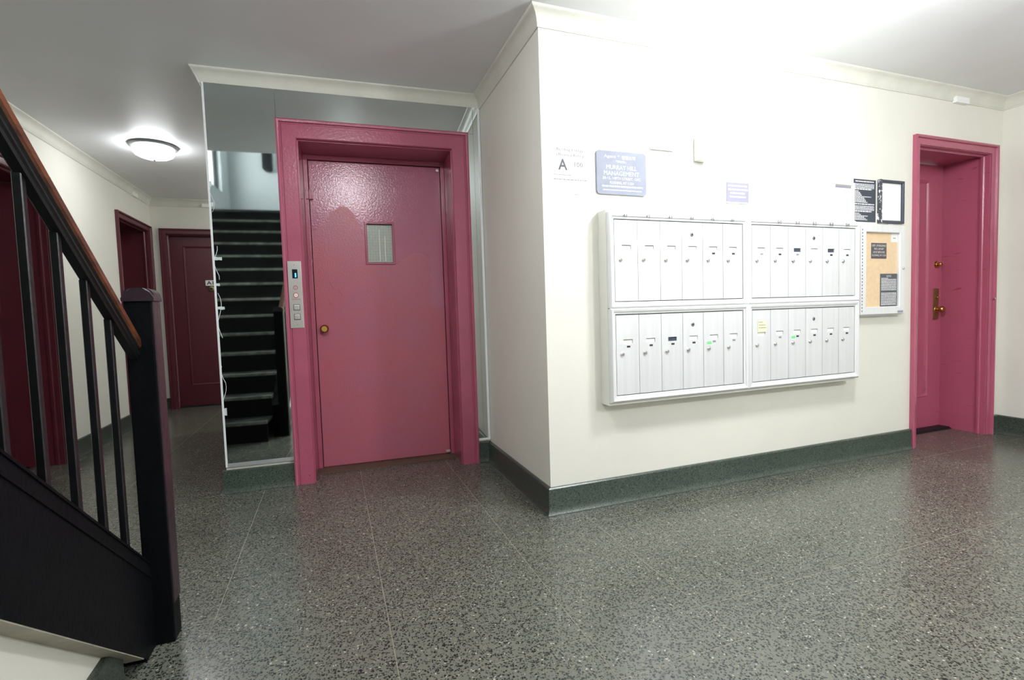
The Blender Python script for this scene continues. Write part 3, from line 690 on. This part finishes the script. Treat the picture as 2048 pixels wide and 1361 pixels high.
for x, z, lab in ((.352+CW*4+.020, .843, 'small green sticker above the lock of the fifth lower left mailbox'), (1.2575+CW*2+.020, .845, 'small green sticker above the lock of the third lower right mailbox')):
    o = tag(fin('sticker', box(bm_(), (x, yn-.0006, z-.012), (x+.036, yn, z+.013)), m_paper), lab, 'sticker', 'green stickers on mailbox doors')
    b = bm_(); box(b, (x+.002, yn-.0010, z-.006), (x+.034, yn-.0006, z+.011)); fin('green_patch', b, m_green, o)

# ------------------------------------------------------------------ signs and notices on the mailbox wall
er = tag(fin('rating_notice', box(bm_(), (.040, -.0012, 1.625), (.275, -.0002, 1.905)), m_paper), 'white paper energy rating notice with letter A beside the wall corner', 'notice')
yt = -.0016
text('Building Energy', m_ink, er, .158, yt, 1.862, w=.150, h=.019)
text('Efficiency Rating', m_ink, er, .158, yt, 1.836, w=.155, h=.019)
text('A', m_ink, er, .115, yt, 1.789, w=.052, h=.055, bold=.02)
text('100', m_ink, er, .205, yt, 1.793, w=.046, h=.024)
b = bm_(); dashes(b, .062, .160, 1.735, .004, yt); dashes(b, .062, .250, 1.712, .005, yt); dashes(b, .18, .20, 1.64, .004, yt); fin('fine_print', b, m_faint, er)

def rounded(x0, x1, z0, z1, r, n=5):
    pts = []
    for cx_, cz_, a0 in ((x1-r, z1-r, 0), (x0+r, z1-r, PI/2), (x0+r, z0+r, PI), (x1-r, z0+r, 1.5*PI)):
        for k in range(n+1):
            t = a0+PI/2*k/n; pts.append((cx_+r*math.cos(t), cz_+r*math.sin(t)))
    return pts
b = bm_(); prism(b, rounded(.305, .607, 1.652, 1.876, .018), 'y', -.009, -.0005)
ag = tag(fin('agent_sign', b, m_sign_blue), 'rounded blue-grey managing agent sign with white lettering above the mailboxes', 'sign')
ya = -.0096
text('Agent', m_inkcream, ag, .385, ya, 1.846, w=.070, h=.020)
text('*', m_inkcream, ag, .437, ya, 1.852, w=.009, h=.009)
text('管理公司', m_inkcream, ag, .498, ya, 1.846, w=.082, h=.020)
text('MURRAY HILL', m_inkwhite, ag, .455, ya, 1.793, w=.185, h=.022)
text('MANAGEMENT', m_inkwhite, ag, .455, ya, 1.762, w=.215, h=.023)
text('38-15, 149TH STREET, OFC', m_inkcream, ag, .455, ya, 1.735, w=.230, h=.016)
text('FLUSHING, NY 11354', m_inkcream, ag, .455, ya, 1.712, w=.145, h=.016)
b = bm_(); dashes(b, .335, .585, 1.690, .008, ya); dashes(b, .340, .580, 1.672, .005, ya); fin('fine_print', b, m_inkcream, ag)
b = bm_(); box(b, (.42, ya, 1.8245), (.475, ya+.0004, 1.8280)); box(b, (.43, ya, 1.8185), (.485, ya+.0004, 1.8210)); fin('underline', b, m_inkcream, ag)

ss = tag(fin('small_sign', box(bm_(), (1.160, -.0035, 1.650), (1.323, -.0005, 1.762)), m_sign_lav), 'small lavender-grey sign with white print above the mailbox banks', 'sign')
b = bm_()
for z, fa, fb in ((1.743, .01, .15), (1.722, .01, .155), (1.701, .025, .135), (1.680, .02, .14)): dashes(b, 1.160+fa, 1.160+fb, z-.004, .009, -.0039)
fin('print', b, m_inkwhite, ss)
fin('sill_strip', box(bm_(), (1.152, -.006, 1.643), (1.330, -.0005, 1.649)), m_white, ss)

f1 = empty('framed_notice', (2.097, 0, 1.575), label='white-framed notice on pale yellow paper at far left of the notice row', cat='frame')
fin('frame', frame_o(bm_(), 2.018, 2.176, 1.588, 1.796, [(0, -.004), (0, -.014), (.003, -.017), (.015, -.017), (.018, -.014), (.018, -.0005)]), m_white, f1)
fin('notice_sheet', box(bm_(), (2.018, -.006, 1.588), (2.176, -.001, 1.796)), m_paper_c, f1)
fin('inner_shadow_strip', box(bm_(), (2.022, -.0075, 1.779), (2.170, -.006, 1.792)), m_sign_lav, f1)  # grey strip painted as the frame's shadow along the top of the sheet

bs = tag(fin('notice_sign', box(bm_(), (2.203, -.003, 1.571), (2.408, -.0005, 1.845)), m_sign_dark), 'dark slate text sign between two framed notices, rows of white print', 'sign')
b = bm_(); yy = -.0034
rows = [(1.828, .012, .185, .007)] + [(1.812-.008*i, .008, .19, .0045) for i in range(4)] + [(1.778, .008, .165, .007)] + \
       [(1.766-.0088*i, .010, .045+.010*i+(.075 if i == 4 else 0), .005) for i in range(9)] + [(1.682, .008, .19, .007)] + \
       [(1.670-.008*i, .008, .19, .0045) for i in range(4)] + [(1.635, .008, .165, .007)] + [(1.623-.0082*i, .010, .05+.015*i+(.05 if i == 2 else 0), .0045) for i in range(6)]
for z, xa, xb, h in rows: dashes(b, 2.203+xa, 2.203+min(xb, .197), z, h, yy)
fin('print', b, m_inkwhite, bs)

f2 = empty('framed_notice', (2.547, 0, 1.57), label='black-framed white notice with a torn left edge above the notice case', cat='frame')
fin('frame', frame_o(bm_(), 2.445, 2.650, 1.585, 1.833, [(0, -.004), (0, -.016), (.003, -.020), (.016, -.020), (.018, -.018), (.018, -.0005)]), m_sign_dark, f2)
fin('notice_sheet', box(bm_(), (2.445, -.006, 1.585), (2.650, -.001, 1.833)), m_paper, f2)
fin('torn_edge', box(bm_(), (2.4255, -.0215, 1.566), (2.444, -.0004, 1.852), .001), m_torn, f2)
fin('cracked_piece', box(bm_(), (2.530, -.004, 1.556), (2.575, -.0005, 1.566), .001), m_white)
bpy.data.objects['cracked_piece']['label'] = 'small white plaster patch between black-framed notice and notice case'
bpy.data.objects['cracked_piece']['category'] = 'patch'

# notice case
CX0, CX1, CZ0, CZ1 = 2.200, 2.632, .950, 1.552
nc = empty('notice_case', (2.416, 0, CZ0), label='silver framed notice case with tan cork backing left of the maroon door', cat='display case')
fin('case_box', box(bm_(), (CX0, -.030, CZ0), (CX1, -.0005, CZ1), .001), m_alu, nc)
fin('cork_backing', box(bm_(), (CX0+.052, -.032, CZ0+.055), (CX1-.052, -.030, CZ1-.052)), m_cork, nc)
fr = fin('case_door_frame', frame_o(bm_(), CX0+.055, CX1-.055, CZ0+.060, CZ1-.056, [(0, -.031), (0, -.047), (.004, -.052), (.048, -.052), (.050, -.050), (.050, -.031)]), m_alu, nc)
fin('case_glass', box(bm_(), (CX0+.054, -.0405, CZ0+.059), (CX1-.054, -.0385, CZ1-.055)), m_glass, nc)
b = bm_()
for i in range(26):
    z = CZ0+.03+i*.021; box(b, (CX0+.012, -.0535, z), (CX0+.017, -.0522, z+.010))
fin('hinge_slots', b, m_ink, fr)
fin('case_lock', lathe(bm_(), [(0, -.060), (.007, -.060), (.009, -.057), (.009, -.052)], (CX1-.026, 0, 1.262), 'y', 16), m_chrome, fr, smooth=True)
fin('maker_label', box(bm_(), (CX1-.075, -.0526, CZ0+.016), (CX1-.020, -.0520, CZ0+.030)), m_sign_lav, fr)
yc = -.033
l1 = tag(fin('address_label', box(bm_(), (2.325, yc-.0012, 1.328), (2.470, yc+.0008, 1.430)), m_sign_brn), 'dark square label with four white lines inside the notice case', 'label')
for i, (s, wd) in enumerate((('DEPT. OF BUILDINGS', .132), ('REG. #41687', .090), ('147-07 38TH AVE.', .112), ('FLUSHING, NY 11354', .130))):
    text(s, m_inkwhite, l1, 2.3975, yc-.0016, 1.413-.0215*i, w=wd, h=.013)
l2 = tag(fin('notice_sheet', box(bm_(), (2.414, yc-.0012, 1.007), (2.576, yc+.0008, 1.228)), m_sign_dark), 'dark printed notice sheet at the bottom of the notice case', 'notice')
text('NOTICE', m_inkwhite, l2, 2.495, yc-.0016, 1.212, w=.045, h=.013)
b = bm_()
for i in range(11): dashes(b, 2.422, 2.570, 1.196-i*.0078, .0042, yc-.0016, 1.0 if i else .45)
for i in range(11): dashes(b, 2.422, 2.570, 1.098-i*.0078, .0042, yc-.0016)
fin('print', b, m_inkwhite, l2)
l3 = tag(fin('price_tag', box(bm_(), (2.515, yc-.0012, 1.437), (2.576, yc+.0008, 1.495)), m_paper), 'small white card in the top right corner of the notice case', 'card')
b = bm_(); dashes(b, 2.533, 2.556, 1.462, .005, yc-.0016); fin('print', b, m_ink, l3)

# small white boxes
def wbox(name, a, c, lab, cat, group=None, M=None):
    o = tag(fin(name, box(bm_(), a, c, .003), m_white, None, M), lab, cat, group); return o
gsen = 'white sensor boxes under the cornice'
wbox('sensor_box', (3.188, -.028, 2.432), (3.335, -.0005, 2.474), 'white sensor box under the cornice right of the maroon apartment door top', 'sensor', gsen)
wbox('sensor_box', (XL+.0005, 4.16, 2.435), (XL+.028, 4.30, 2.478), 'white sensor box high on the hallway left wall', 'sensor', gsen)
wbox('sensor_box', (-2.44, YF-.028, 2.445), (-2.30, YF-.0005, 2.488), 'white sensor box above the A1 door at the hallway end', 'sensor', gsen)
wbox('wall_box', (.932, -.045, 1.862), (1.000, -.0005, 1.990), 'small white wall box high above the mailboxes', 'box')
wbox('cable_cover', (.640, -.012, 1.905), (.790, -.0005, 1.922), 'thin white cable cover left of the small white wall box', 'cover')
